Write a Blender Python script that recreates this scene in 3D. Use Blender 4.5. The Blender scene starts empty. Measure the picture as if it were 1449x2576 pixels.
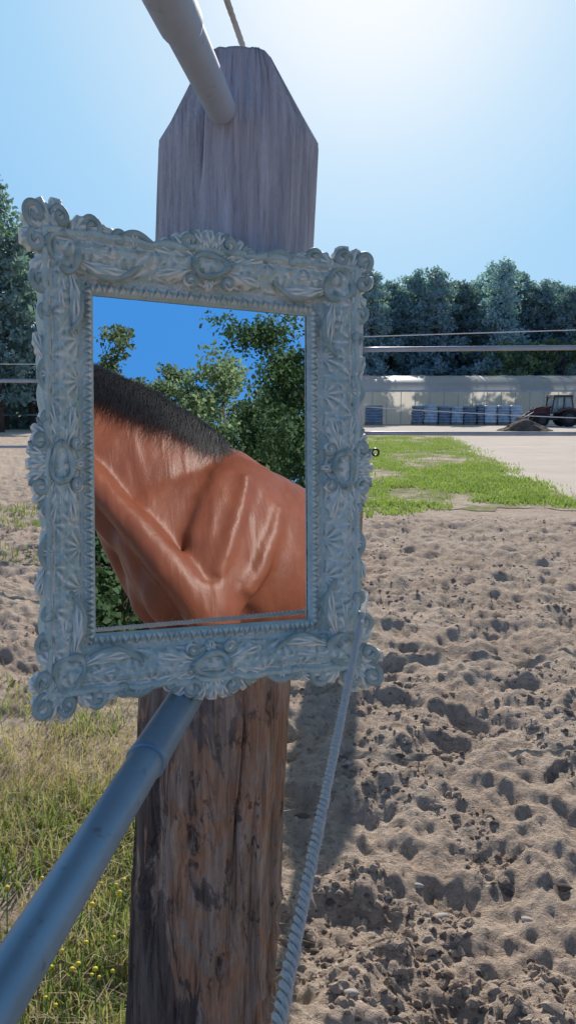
import bpy, bmesh, math, random
import numpy as np
from mathutils import Vector, Matrix
S = bpy.context.scene
COL = S.collection
random.seed(7)
RNG = np.random.default_rng(11)
PI = math.pi
CAMH = 1.2
TH = math.radians(7.8)
CT, ST = math.cos(TH), math.sin(TH)
FP = 1946.0

# ------------------------------------------------------------------ measuring helpers
def ray(px, py):
    xv = (px-724.5)/FP; yv = (1288-py)/FP
    return Vector((xv, CT+yv*ST, -ST+yv*CT))
def pix(px, py, d):
    return Vector((0, 0, CAMH)) + ray(px, py)*d
def pixY(px, py, Y):
    r = ray(px, py); return Vector((0, 0, CAMH)) + r*(Y/r.y)
def ground(px, py):
    r = ray(px, py); return Vector((0, 0, CAMH)) + r*(-CAMH/r.z)
def camvec(x, u, f):
    return Vector((x, f*CT+u*ST, -f*ST+u*CT))

# ------------------------------------------------------------------ numpy noise
def h2(i, j, s):
    n = (i.astype(np.int64)*374761393 + j.astype(np.int64)*668265263 + s*1442695041) & 0xffffffff
    n = ((n ^ (n >> 13))*1274126177) & 0xffffffff
    return ((n ^ (n >> 16)) & 0xffff)/65535.0
def vn(x, y, s=0):
    i = np.floor(x); j = np.floor(y); fx = x-i; fy = y-j
    fx = fx*fx*(3-2*fx); fy = fy*fy*(3-2*fy)
    return (h2(i, j, s)*(1-fx)+h2(i+1, j, s)*fx)*(1-fy) + (h2(i, j+1, s)*(1-fx)+h2(i+1, j+1, s)*fx)*fy
def fbm(x, y, s=0, o=4):
    r = 0; a = .5
    for k in range(o):
        r = r + a*(vn(x, y, s+k*17)-.5)*2; x = x*2.03+3.1; y = y*2.03+1.7; a *= .5
    return r
def worley(x, y, s=0):
    i = np.floor(x); j = np.floor(y); d = np.full(x.shape, 9.0); idv = np.zeros(x.shape)
    for a in (-1, 0, 1):
        for b in (-1, 0, 1):
            cx = i+a+h2(i+a, j+b, s); cy = j+b+h2(i+a, j+b, s+5)
            q = np.hypot(x-cx, y-cy); m = q < d
            d = np.where(m, q, d); idv = np.where(m, h2(i+a, j+b, s+9), idv)
    return d, idv
def sst(a, b, x):
    t = np.clip((x-a)/(b-a), 0, 1); return t*t*(3-2*t)

# ------------------------------------------------------------------ object helpers
def mk(name, V, F, mat, parent=None, smooth=True):
    me = bpy.data.meshes.new(name)
    V = [tuple(map(float, v)) for v in V] if not isinstance(V, np.ndarray) else V.tolist()
    F = F.tolist() if isinstance(F, np.ndarray) else F
    me.from_pydata(V, [], F); me.update()
    if smooth: me.polygons.foreach_set('use_smooth', np.ones(len(me.polygons), dtype=bool))
    o = bpy.data.objects.new(name, me); COL.objects.link(o)
    if mat: me.materials.append(mat)
    if parent: o.parent = parent
    return o
def thing(name, label, cat, loc=(0, 0, 0), group=None):
    o = bpy.data.objects.new(name, None); COL.objects.link(o); o.location = loc
    o.empty_display_size = .05
    o['label'] = label; o['category'] = cat
    if group: o['group'] = group
    return o
def tag(o, label=None, cat=None, group=None, kind=None):
    if label: o['label'] = label
    if cat: o['category'] = cat
    if group: o['group'] = group
    if kind: o['kind'] = kind
    return o
def copy_tree(o, parent=None):
    c = o.copy(); COL.objects.link(c)
    if parent: c.parent = parent
    for ch in list(o.children): copy_tree(ch, c)
    return c
class G:
    def __init__(s): s.V = []; s.F = []
    def add(s, V, F):
        b = len(s.V); s.V += [tuple(map(float, v)) for v in V]; s.F += [tuple(i+b for i in f) for f in F]; return s
    def box(s, a, b):
        x0, y0, z0 = a; x1, y1, z1 = b
        return s.add([(x0,y0,z0),(x1,y0,z0),(x1,y1,z0),(x0,y1,z0),(x0,y0,z1),(x1,y0,z1),(x1,y1,z1),(x0,y1,z1)],
                     [(3,2,1,0),(4,5,6,7),(0,1,5,4),(1,2,6,5),(2,3,7,6),(3,0,4,7)])
    def prism(s, poly, y0, y1):
        n = len(poly)
        V = [(x, y0, z) for x, z in poly]+[(x, y1, z) for x, z in poly]
        F = [tuple(range(n)), tuple(range(2*n-1, n-1, -1))]+[(i, i+n, (i+1) % n+n, (i+1) % n) for i in range(n)]
        return s.add(V, F)
    def tube(s, P, R, n=10, ref=(0, 0, 1), Rv=None, cap=True):
        P = [Vector(p) for p in P]
        if not hasattr(R, '__len__'): R = [R]*len(P)
        if Rv is None: Rv = R
        V = []; ref = Vector(ref); prev = None
        for i, p in enumerate(P):
            t = (P[min(i+1, len(P)-1)]-P[max(i-1, 0)]).normalized()
            l = t.cross(ref if prev is None else prev)
            if l.length < 1e-4: l = t.cross(Vector((1, .1, 0)))
            l.normalize(); v = l.cross(t).normalized()
            prev = v
            for k in range(n):
                a = 2*PI*k/n
                V.append(p+l*(math.cos(a)*R[i])+v*(math.sin(a)*Rv[i]))
        F = []
        for i in range(len(P)-1):
            for k in range(n):
                F.append((i*n+k, i*n+(k+1) % n, (i+1)*n+(k+1) % n, (i+1)*n+k))
        if cap:
            F.append(tuple(range(n-1, -1, -1))); m = (len(P)-1)*n; F.append(tuple(range(m, m+n)))
        return s.add(V, F)
    def ball(s, c, r, nu=12, nv=8):
        if not hasattr(r, '__len__'): r = (r, r, r)
        V = [(c[0], c[1], c[2]+r[2])]
        for i in range(1, nv):
            t = PI*i/nv
            for k in range(nu):
                a = 2*PI*k/nu
                V.append((c[0]+r[0]*math.sin(t)*math.cos(a), c[1]+r[1]*math.sin(t)*math.sin(a), c[2]+r[2]*math.cos(t)))
        V.append((c[0], c[1], c[2]-r[2]))
        F = [(0, 1+k, 1+(k+1) % nu) for k in range(nu)]
        for i in range(nv-2):
            for k in range(nu):
                a = 1+i*nu; F.append((a+k, a+nu+k, a+nu+(k+1) % nu, a+(k+1) % nu))
        e = len(V)-1; a = 1+(nv-2)*nu
        F += [(a+k, e, a+(k+1) % nu) for k in range(nu)]
        return s.add(V, F)
    def build(s, name, mat, parent=None, smooth=True, off=None):
        V = s.V
        if off is not None: V = [tuple(Vector(v)-Vector(off)) for v in V]
        return mk(name, V, s.F, mat, parent, smooth)

# ------------------------------------------------------------------ materials
class M:
    def __init__(s, name, rough=.7, spec=.3, metal=0.0):
        s.m = bpy.data.materials.new(name); s.m.use_nodes = True; s.nt = s.m.node_tree
        s.b = s.nt.nodes['Principled BSDF']; s.out = s.nt.nodes['Material Output']
        s.b.inputs['Roughness'].default_value = rough; s.b.inputs['Specular IOR Level'].default_value = spec
        s.b.inputs['Metallic'].default_value = metal
        s.tc = s.nt.nodes.new('ShaderNodeTexCoord')
    def n(s, t): return s.nt.nodes.new(t)
    def l(s, a, b): s.nt.links.new(a, b)
    def vec(s, scale=(1, 1, 1), which='Object'):
        mp = s.n('ShaderNodeMapping'); mp.inputs['Scale'].default_value = scale
        s.l(s.tc.outputs[which], mp.inputs['Vector']); return mp.outputs[0]
    def noise(s, v, scale, detail=5, rough=.6, dist=0.0):
        t = s.n('ShaderNodeTexNoise'); t.inputs['Scale'].default_value = scale
        t.inputs['Detail'].default_value = detail; t.inputs['Roughness'].default_value = rough
        t.inputs['Distortion'].default_value = dist
        s.l(v, t.inputs['Vector']); return t.outputs['Fac']
    def ramp(s, f, stops):
        r = s.n('ShaderNodeValToRGB'); e = r.color_ramp.elements
        while len(e) < len(stops): e.new(.5)
        for i, (p, c) in enumerate(stops):
            e[i].position = p
            if not hasattr(c, '__len__'): c = (c, c, c)
            e[i].color = (*c, 1)
        s.l(f, r.inputs[0]); return r.outputs[0]
    def mix(s, f, a, b, mode='MIX'):
        x = s.n('ShaderNodeMix'); x.data_type = 'RGBA'; x.blend_type = mode
        for sock, val in ((x.inputs[0], f), (x.inputs[6], a), (x.inputs[7], b)):
            if isinstance(val, bpy.types.NodeSocket): s.l(val, sock)
            elif hasattr(val, '__len__'): sock.default_value = (*val, 1)
            else: sock.default_value = val
        return x.outputs[2]
    def math(s, op, a, b=0.0, clamp=False):
        x = s.n('ShaderNodeMath'); x.operation = op; x.use_clamp = clamp
        for sock, val in ((x.inputs[0], a), (x.inputs[1], b)):
            if isinstance(val, bpy.types.NodeSocket): s.l(val, sock)
            else: sock.default_value = val
        return x.outputs[0]
    def col(s, c):
        if isinstance(c, bpy.types.NodeSocket): s.l(c, s.b.inputs['Base Color'])
        else: s.b.inputs['Base Color'].default_value = (*c, 1)
        return s
    def bump(s, h, strength=.4, dist=.01):
        b = s.n('ShaderNodeBump'); b.inputs['Strength'].default_value = strength; b.inputs['Distance'].default_value = dist
        s.l(h, b.inputs['Height']); s.l(b.outputs[0], s.b.inputs['Normal']); return s
    def translucent(s, colr, fac, clear=0.0):
        t = s.n('ShaderNodeBsdfTranslucent')
        if isinstance(colr, bpy.types.NodeSocket): s.l(colr, t.inputs[0])
        else: t.inputs[0].default_value = (*colr, 1)
        mx = s.n('ShaderNodeMixShader'); mx.inputs[0].default_value = fac
        s.l(s.b.outputs[0], mx.inputs[1]); s.l(t.outputs[0], mx.inputs[2]); o = mx.outputs[0]
        if clear:
            tr = s.n('ShaderNodeBsdfTransparent'); m2 = s.n('ShaderNodeMixShader'); m2.inputs[0].default_value = clear
            s.l(o, m2.inputs[1]); s.l(tr.outputs[0], m2.inputs[2]); o = m2.outputs[0]
        s.l(o, s.out.inputs[0]); return s
def simple(name, c, var=.25, scale=6, rough=.7, spec=.3, metal=0.0, bump=0.0):
    m = M(name, rough, spec, metal); v = m.vec(); f = m.noise(v, scale)
    m.col(m.ramp(f, [(.3, tuple(x*(1-var) for x in c)), (.7, tuple(min(1, x*(1+var)) for x in c))]))
    if bump: m.bump(m.noise(v, scale*5), bump, .004)
    return m.m
def foliage(name, dark, light, scale=1.0, tr=.3):
    m = M(name, .6, .2); v = m.vec()
    f = m.noise(v, scale, 4, .7); oi = m.n('ShaderNodeObjectInfo')
    c = m.ramp(f, [(.32, dark), (.68, light)])
    k = m.math('MULTIPLY_ADD', oi.outputs['Random'], .5)
    k.node.inputs[2].default_value = .75
    c = m.mix(1.0, c, k, 'MULTIPLY')
    m.col(c); m.translucent(m.mix(1.0, c, (1.3, 1.5, .8), 'MULTIPLY'), tr); return m.m
def sand_nodes(m):
    v = m.vec()
    a = m.noise(v, 1.3, 5, .6); b = m.noise(v, 16, 6, .72); c = m.noise(v, 130, 3, .6); d = m.noise(v, 42, 6, .75, .6); e = m.noise(v, 5.5, 6, .7, .5)
    base = m.ramp(a, [(.3, (.63, .48, .37)), (.55, (.72, .57, .45)), (.75, (.80, .645, .52))])
    base = m.mix(m.ramp(e, [(.37, .42), (.50, 0.0)]), base, (.43, .315, .235))
    base = m.mix(m.ramp(b, [(.36, .65), (.45, 0.0)]), base, (.34, .245, .185))
    base = m.mix(m.ramp(d, [(.34, .85), (.395, 0.0)]), base, (.11, .085, .07))
    base = m.mix(m.math('MULTIPLY', c, .42), base, m.mix(1.0, base, (.60, .57, .55), 'MULTIPLY'))
    return base, m.math('ADD', m.math('ADD', b, m.math('MULTIPLY', d, .9)), m.math('MULTIPLY', c, .30))
def mat_sand():
    m = M('sand', .95, .1); base, h = sand_nodes(m); m.col(base); m.bump(h, 1.0, .028); return m.m
def mat_grassground():
    m = M('grassy_soil', .95, .1); base, h = sand_nodes(m); v = m.vec()
    g1 = m.noise(v, 1.1, 6, .75, .4); g2 = m.noise(v, 9, 5, .7)
    gr = m.ramp(g2, [(.3, (.12, .15, .04)), (.7, (.30, .32, .10))])
    m.col(m.mix(m.ramp(g1, [(.42, 0.0), (.54, .9)]), base, gr)); m.bump(h, .8, .03); return m.m
def mat_wood():
    m = M('weathered_wood_hazed_top', .85, .2)
    v1 = m.vec((34, 34, 2.4)); v2 = m.vec((11, 11, 3.4)); v3 = m.vec((130, 130, 6)); v4 = m.vec((11, 11, 5.5)); v5 = m.vec((34, 34, 14))
    g = m.noise(v1, 2.2, 8, .72, 1.0); p = m.noise(v2, 1.2, 9, .74, .9); fi = m.noise(v3, 2, 4, .6); q = m.noise(v4, 1.3, 8, .72, 1.0); sp_ = m.noise(v5, 1.0, 6, .75, .5)
    sp = m.n('ShaderNodeSeparateXYZ'); m.l(m.tc.outputs['Object'], sp.inputs[0])
    low = m.ramp(g, [(.30, (.14, .10, .08)), (.47, (.40, .29, .22)), (.68, (.62, .49, .40))])
    low = m.mix(m.ramp(q, [(.49, 0.0), (.535, .8)]), low, m.ramp(g, [(.3, (.29, .135, .075)), (.65, (.66, .385, .235))]))
    px = m.math('SUBTRACT', p, m.math('MULTIPLY', sp.outputs[0], 1.1))
    low = m.mix(m.ramp(px, [(.48, 0.0), (.515, .94)]), low, m.ramp(g, [(.32, (.035, .03, .03)), (.66, (.22, .18, .16))]))
    low = m.mix(m.ramp(sp_, [(.37, .75), (.42, 0.0)]), low, (.05, .038, .032))
    top = m.ramp(g, [(.30, (.48, .46, .52)), (.5, (.64, .63, .70)), (.72, (.74, .74, .81))])  # paler violet upper wood: sun-glare haze put into the colour, besides sun-greyed weathering
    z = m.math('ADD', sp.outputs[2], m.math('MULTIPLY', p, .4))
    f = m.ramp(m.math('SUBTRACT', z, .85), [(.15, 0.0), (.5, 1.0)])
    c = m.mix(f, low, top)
    c = m.mix(m.ramp(fi, [(.32, .35), (.47, 0.0)]), c, (.10, .08, .075))
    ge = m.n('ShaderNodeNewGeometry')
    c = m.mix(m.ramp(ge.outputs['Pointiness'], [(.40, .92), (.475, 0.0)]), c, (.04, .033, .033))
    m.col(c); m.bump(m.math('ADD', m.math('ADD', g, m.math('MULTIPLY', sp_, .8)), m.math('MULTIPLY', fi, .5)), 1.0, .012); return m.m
def mat_frame():
    m = M('painted_plaster', .6, .3); v = m.vec()
    g = m.n('ShaderNodeNewGeometry'); n1 = m.noise(v, 55, 5, .7); n2 = m.noise(v, 260, 4, .7); n3 = m.noise(v, 18, 3, .5)
    base = m.ramp(n3, [(.3, (.40, .505, .465)), (.7, (.54, .64, .59))])
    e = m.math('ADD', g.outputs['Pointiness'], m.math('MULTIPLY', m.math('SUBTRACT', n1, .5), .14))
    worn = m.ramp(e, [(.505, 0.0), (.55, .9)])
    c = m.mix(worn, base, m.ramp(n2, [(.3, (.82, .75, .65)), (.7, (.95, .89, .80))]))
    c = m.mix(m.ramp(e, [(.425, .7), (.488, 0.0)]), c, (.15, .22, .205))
    m.col(c); m.bump(n2, .25, .002); return m.m
def mat_pipe(c0, c1, rough=.42, metal=.35):
    m = M('galvanised_pipe', rough, .5, metal); v = m.vec(); a = m.noise(v, 9, 5, .6); b = m.noise(v, 70, 4, .6)
    c = m.ramp(a, [(.3, c0), (.7, c1)])
    c = m.mix(m.ramp(b, [(.62, 0.0), (.72, .5)]), c, (.08, .07, .065))
    m.col(c); m.bump(b, .12, .002); return m.m
def mat_horse():
    m = M('bay_coat', .46, .36); v = m.vec((1, 1, 1)); a = m.noise(v, 5, 5, .6); b = m.noise(m.vec((60, 60, 160)), 3, 4, .6)
    k = m.noise(m.vec((1.5, 1.5, .55)), 4.5, 2, .4, .4); w = m.noise(m.vec((5.5, 5.5, .9)), 3.2, 3, .55, .8)
    c = m.ramp(a, [(.3, (.165, .049, .026)), (.7, (.25, .079, .043))])
    c = m.mix(m.math('MULTIPLY', b, .45), c, (.095, .031, .018))
    sp = m.n('ShaderNodeSeparateXYZ'); m.l(m.tc.outputs['Object'], sp.inputs[0])
    c = m.mix(m.ramp(sp.outputs[2], [(.42, 1.0), (.62, 0.0)]), c, (.012, .010, .010))
    m.col(c)
    m.l(m.math('MULTIPLY_ADD', a, .22), m.b.inputs['Roughness']); m.b.inputs['Roughness'].links[0].from_node.inputs[2].default_value = .24
    m.bump(m.math('ADD', m.math('ADD', k, m.math('MULTIPLY', w, .13)), m.math('MULTIPLY', b, .05)), .62, .04); return m.m
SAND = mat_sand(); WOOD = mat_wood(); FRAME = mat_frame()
PIPE = mat_pipe((.14, .23, .32), (.21, .33, .43)); PIPE_HAZED = mat_pipe((.33, .38, .46), (.42, .48, .58), .75, 0)  # second pipe is the upper rail's paler copy, glare haze mixed into its colour
FARPIPE = simple('grey_pipe', (.36, .40, .44), .2, 5, .4, .5, .3)
ROPE = simple('white_rope_fibre', (.90, .88, .84), .08, 400, .9, .1, 0, .8)
BLACKPL = simple('black_plastic', (.02, .02, .022), .3, 50, .4, .5)
HORSE = mat_horse(); MANE = simple('black_hair', (.012, .012, .016), .5, 30, .5, .3)
mm = M('mirror_silver', .0, .5, 1.0); mm.col((.92, .94, .94)); mm.b.inputs['Roughness'].default_value = 0.0; MIRR = mm.m
PINE = foliage('pine_needles', (.11, .18, .20), (.23, .32, .33), .5, .3)
PINE_HAZED = foliage('far_pine_needles_hazed', (.19, .29, .36), (.32, .44, .50), .3, .28)  # lifted and bluish: haze over the far trees is painted into the needles
OAK = foliage('oak_leaves', (.022, .055, .026), (.085, .145, .065), .9, .25)
BUSHM = foliage('light_shrub_leaves', (.08, .13, .075), (.21, .28, .15), .8, .25)
GRASSM = foliage('grass_blades', (.17, .23, .06), (.33, .385, .12), 2.0, .4)
WEEDM = foliage('weed_leaves', (.13, .18, .05), (.30, .34, .12), 6.0, .4)
STRAWM = foliage('dry_straw', (.36, .28, .16), (.69, .56, .36), 8.0, .35)
BARK = simple('pine_bark', (.09, .065, .055), .4, 5, .9)
GRASSG = mat_grassground()
PATHM = simple('packed_sand_path', (.60, .51, .43), .10, .8, .95, .1, 0, .4)
STONE = simple('grey_stone', (.46, .41, .365), .25, 30, .8, .2, 0, .3)
CLOD = simple('dry_dung_clod', (.17, .125, .10), .5, 30, .95, .1, 0, .5)
MANURE = simple('manure', (.14, .10, .078), .5, 4, .95, .1, 0, .8)

# ------------------------------------------------------------------ world, sun, camera
ELEV, AZ = math.radians(29.5), math.radians(5.5)
sv = Vector((math.sin(AZ)*math.cos(ELEV), math.cos(AZ)*math.cos(ELEV), math.sin(ELEV)))
W = bpy.data.worlds.new('World'); S.world = W; W.use_nodes = True
nt = W.node_tree; sky = nt.nodes.new('ShaderNodeTexSky'); sky.sky_type = 'NISHITA'; sky.sun_disc = False
sky.sun_elevation = ELEV; sky.sun_rotation = AZ; sky.air_density = 1.0; sky.dust_density = .3; sky.ozone_density = 2.0
def wn(t, **k):
    n = nt.nodes.new(t)
    for a, b in k.items(): setattr(n, a, b)
    return n
tc = wn('ShaderNodeTexCoord')
dt = wn('ShaderNodeVectorMath', operation='DOT_PRODUCT'); nt.links.new(tc.outputs['Generated'], dt.inputs[0]); dt.inputs[1].default_value = sv
ac = wn('ShaderNodeMath', operation='ARCCOSINE', use_clamp=False); nt.links.new(dt.outputs['Value'], ac.inputs[0])
dv = wn('ShaderNodeMath', operation='DIVIDE'); nt.links.new(ac.outputs[0], dv.inputs[0]); dv.inputs[1].default_value = PI
rp = wn('ShaderNodeValToRGB'); e = rp.color_ramp.elements; rp.color_ramp.interpolation = 'LINEAR'
stops = [(0, (1.0, 1.0, 1.0)), (.035, (.88, .94, .99)), (.075, (.60, .79, .96)), (.12, (.40, .67, .93)), (.18, (.29, .57, .91)), (.28, (.26, .52, .88)), (.40, (.40, .51, .67)), (.55, (.44, .56, .73)), (.62, (.06, .30, .80)), (1.0, (.045, .25, .70))]
while len(e) < len(stops): e.new(.5)
for i, (p, c) in enumerate(stops): e[i].position = p; e[i].color = (*c, 1)
nt.links.new(dv.outputs[0], rp.inputs[0])
sx = wn('ShaderNodeSeparateXYZ'); nt.links.new(tc.outputs['Generated'], sx.inputs[0])
mr = wn('ShaderNodeMapRange'); nt.links.new(sx.outputs[2], mr.inputs[0])
mr.inputs[1].default_value = 0; mr.inputs[2].default_value = .24; mr.inputs[3].default_value = .55; mr.inputs[4].default_value = 0
mh = wn('ShaderNodeMix', data_type='RGBA'); nt.links.new(mr.outputs[0], mh.inputs[0]); nt.links.new(rp.outputs[0], mh.inputs[6]); mh.inputs[7].default_value = (.48, .71, .90, 1)
mz = wn('ShaderNodeMapRange', interpolation_type='SMOOTHSTEP'); nt.links.new(sx.outputs[2], mz.inputs[0])   # the zenith is darker than the lower sky
mz.inputs[1].default_value = .50; mz.inputs[2].default_value = .85; mz.inputs[3].default_value = .96/.12; mz.inputs[4].default_value = .12/.12
m1 = wn('ShaderNodeMix', data_type='RGBA', blend_type='MULTIPLY'); m1.inputs[0].default_value = 1; nt.links.new(mh.outputs[2], m1.inputs[6]); nt.links.new(mz.outputs[0], m1.inputs[7])
m2 = wn('ShaderNodeMix', data_type='RGBA', blend_type='ADD'); m2.inputs[0].default_value = .05; nt.links.new(m1.outputs[2], m2.inputs[6]); nt.links.new(sky.outputs[0], m2.inputs[7])
nt.links.new(m2.outputs[2], nt.nodes['Background'].inputs[0]); nt.nodes['Background'].inputs[1].default_value = .12
L = bpy.data.lights.new('sun', 'SUN'); L.energy = 5.0; L.angle = math.radians(.5); L.color = (1, .94, .86)
lo = bpy.data.objects.new('sun', L); COL.objects.link(lo); lo.rotation_euler = sv.to_track_quat('Z', 'Y').to_euler()
cd = bpy.data.cameras.new('camera'); cam = bpy.data.objects.new('camera', cd); COL.objects.link(cam)
cam.location = (0, 0, CAMH); cam.rotation_euler = (PI/2-TH, 0, 0)
cd.sensor_fit = 'VERTICAL'; cd.sensor_height = 36; cd.lens = 18/(1288/FP); cd.clip_start = .02; cd.clip_end = 3000
S.camera = cam
S.view_settings.view_transform = 'Standard'

# ------------------------------------------------------------------ ground
def sand_h(x, y):
    amp = np.where(x > -.10*y, 1-sst(7.6, 9.0, y), 1-sst(16, 34, y))
    amp = np.where(y < 0, .5, amp)
    h = .050*fbm(x/1.1, y/1.1, 3, 3)
    wx = x+.16*fbm(x*3, y*3, 40, 4); wy = y+.16*fbm(x*3+9, y*3, 41, 4)
    d, i = worley(wx/.30, wy/.30, 1)
    h = h-.030*(1-sst(.06, .48, d))*(i > .45)+.016*np.exp(-((d-.60)/.14)**2)
    d2, i2 = worley(wx/.12, wy/.12, 21)
    h = h-.011*(1-sst(.1, .6, d2))*(i2 > .55)
    rg = 1-np.abs(fbm(x/.2+7, y/.2, 91, 4))*2
    rb = 1-np.abs(fbm(x/.55+3, y/.55, 95, 4))*2
    h = h+.018*rg+.022*rb+.026*fbm(x/.13, y/.13, 7, 4)+.022*fbm(x/.04, y/.04, 12, 3)
    weed = sst(.0, .35, -.12-x)*(1-sst(2.6, 3.4, y))
    return h*(1-.7*weed)*amp-.010*(1-amp)
rr = [.25]
while rr[-1] < 14: rr.append(rr[-1]*1.0064)
while rr[-1] < 900: rr.append(rr[-1]*1.035)
rr = np.array(rr)
fa = np.radians(np.linspace(-27, 27, 520)); ba = np.radians(np.linspace(27, 333, 62)[1:-1])
an = np.concatenate([fa, ba])
A, R = np.meshgrid(an, rr)
X = R*np.sin(A); Y = R*np.cos(A); Z = sand_h(X, Y)
na = len(an); nr = len(rr)
V = np.stack([X.ravel(), Y.ravel(), Z.ravel()], 1)
ii, jj = np.meshgrid(np.arange(nr-1), np.arange(na), indexing='ij')
j2 = (jj+1) % na
F = np.stack([ii*na+jj, (ii+1)*na+jj, (ii+1)*na+j2, ii*na+j2], -1).reshape(-1, 4)[:, ::-1]
tag(mk('ground', V, F, SAND), kind='structure')
def sheet(name, poly, z, mat):
    o = mk(name, [(x, y, z) for x, y in poly], [tuple(range(len(poly)))], mat, None, False); return tag(o, kind='structure')
gp = [(-1.1, 9.4)]
for k in range(40):
    x = -1.0+4.4*k/39; gp.append((x, 9.05+.15*math.sin(x*5)+.10*math.sin(x*13)+.06*math.sin(x*31)))
for k in range(1, 16):
    t = k/15; gp.append((3.4+3.0*t+.18*math.sin(t*21), 9.1+21.8*t))
gp += [(-3.5, 31)]
sheet('grass_ground', gp, -.003, GRASSG)
pp = [(2.9+.45*k, 9.15+.12*math.sin(k*2.1)+.07*math.sin(k*5.3)) for k in range(24)]
sheet('path', pp+[(60, 9.2), (60, 31.4), (5.2, 31.4)], -.007, PATHM)
sheet('yard', [(-60, 32.5), (80, 31.2), (80, 64), (-60, 64)], -.004, PATHM)

def blades(n, sampler, hmin, hmax, w, lean=.5):
    x, y, z = sampler(n); n = len(x)
    a = RNG.uniform(0, 2*PI, n); h = RNG.uniform(hmin, hmax, n)
    la = RNG.uniform(0, 2*PI, n); ln = RNG.uniform(0, lean, n)*h
    wx = np.cos(a)*w*.5; wy = np.sin(a)*w*.5; lx = np.cos(la)*ln; ly = np.sin(la)*ln
    V = np.stack([np.stack([x-wx, y-wy, z-.01], 1), np.stack([x+wx, y+wy, z-.01], 1),
                  np.stack([x+lx*.35+wx*.7, y+ly*.35+wy*.7, z+h*.6], 1), np.stack([x+lx*.35-wx*.7, y+ly*.35-wy*.7, z+h*.6], 1),
                  np.stack([x+lx, y+ly, z+h*(1-.25*ln/h)], 1)], 1).reshape(-1, 3)
    b = np.arange(n)[:, None]*5
    Q = np.concatenate([b+0, b+1, b+2, b+3], 1).tolist(); T = np.concatenate([b+3, b+2, b+4], 1).tolist()
    return V, Q+T
def s_field(n):
    y = 8.0*np.exp(RNG.uniform(0, 1, n)*math.log(31/8.0)); u = RNG.uniform(0, 1, n)
    xr = 3.35+3.0*(y-8.9)/22+RNG.normal(0, .18, n)+.35*fbm(y*1.5, y*0, 4, 2); xl = -.11*y
    x = xl+(xr-xl)*u
    thr = -.16+.55*(1-sst(8.0, 9.8, y))+.22*(1-sst(1.0, 3.0, x))*(1-sst(10, 18, y))
    keep = (fbm(x/.9, y/1.3, 5, 4) > thr+RNG.uniform(-.22, .15, n))
    return x[keep], y[keep], np.where(y[keep] < 9.2, sand_h(x[keep], y[keep]), 0)
V, F = blades(90000, s_field, .02, .08, .017, 1.3)
tag(mk('grass', V, F, GRASSM, None, False), 'bright green short grass between the sand arena and the path', 'grass', kind='stuff')
def s_weed(n, thr, seed):
    y = RNG.uniform(.75, 3.75, n); x = -.05-RNG.uniform(0, 1, n)**1.1*2.3
    f = fbm(x/.35, y/.35, seed, 3)
    edge = sst(3.25, 2.1, y+.6*fbm(x*2, y*2, 77, 2))*1.0
    keep = (f > thr) & (RNG.uniform(0, 1, n) < edge)
    x, y = x[keep], y[keep]
    return x, y, sand_h(x, y)
V, F = blades(32000, lambda n: s_weed(n, -.05, 31), .02, .095, .006, 1.2)
tag(mk('weeds', V, F, WEEDM, None, False), 'green weeds and grass growing left of the wooden post', 'weeds', kind='stuff')
V, F = blades(46000, lambda n: s_weed(n, -.4, 55), .02, .10, .004, 1.8)
tag(mk('dry_grass', V, F, STRAWM, None, False), 'dry straw coloured grass among the green weeds', 'dry grass', kind='stuff')
def s_tuft(n):
    k = RNG.integers(0, 5, n); cx = np.array([-2.9, -3.3, -2.35, -2.6, -3.8])[k]; cy = np.array([7.6, 8.6, 5.9, 8.3, 8.0])[k]
    x = cx+RNG.normal(0, .45, n); y = cy+RNG.normal(0, .15, n); return x, y, sand_h(x, y)
V, F = blades(1000, s_tuft, .03, .11, .010, 1.2)
tag(mk('grass_tufts', V, F, WEEDM, None, False), 'sparse grass tufts on the sand at the left edge', 'grass', kind='stuff')

# clods (uncountable) and stones (things)
def lumps(n, sampler, smin, smax):
    g_v = []; g_f = []
    base = np.array([(1,0,0),(0,1,0),(-1,0,0),(0,-1,0),(.7,.7,.0),(-.7,.7,0),(-.7,-.7,0),(.7,-.7,0),(.45,.1,.7),(-.1,.45,.7),(-.45,-.1,.7),(.1,-.45,.7),(0,0,.85),(0,0,-.5)])
    fs = [(0,4,8),(4,1,9),(4,9,8),(1,5,9),(5,2,10),(5,10,9),(2,6,10),(6,3,11),(6,11,10),(3,7,11),(7,0,8),(7,8,11),(8,9,12),(9,10,12),(10,11,12),(11,8,12)]
    x, y, z = sampler(n)
    for i in range(len(x)):
        s = smin+(smax-smin)*RNG.uniform()**3.5
        a = RNG.uniform(0, 2*PI); c, q = math.cos(a), math.sin(a)
        P = base*s*RNG.uniform(.65, 1.35, (14, 3)); P[:, 1] *= RNG.uniform(.4, 1)
        P = np.stack([P[:, 0]*c-P[:, 1]*q+x[i], P[:, 0]*q+P[:, 1]*c+y[i], P[:, 2]*.6+z[i]], 1)
        b = len(g_v); g_v += P.tolist(); g_f += [tuple(k+b for k in f) for f in fs]
    return g_v, g_f
def s_cl(n):
    y = 1.1*np.exp(RNG.uniform(0, 1, n)*math.log(8/1.1)); x = RNG.uniform(-.42, .42, n)*y*1.05
    k = ((x > -.08) | (y > 3.2)) & (fbm(x/.4, y/.4, 61, 3) > -.1); x, y = x[k], y[k]; return x, y, sand_h(x, y)
V, F = lumps(6500, s_cl, .002, .015)
tag(mk('clods', V, F, CLOD, None, False), 'small dark clods scattered over the sand', 'clods', kind='stuff')
V, F = lumps(15000, s_cl, .002, .022)
tag(mk('sand_crumbs', V, F, SAND, None, False), 'pale crumbs of dry sand lying on the churned arena', 'sand crumbs', kind='stuff')
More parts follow.
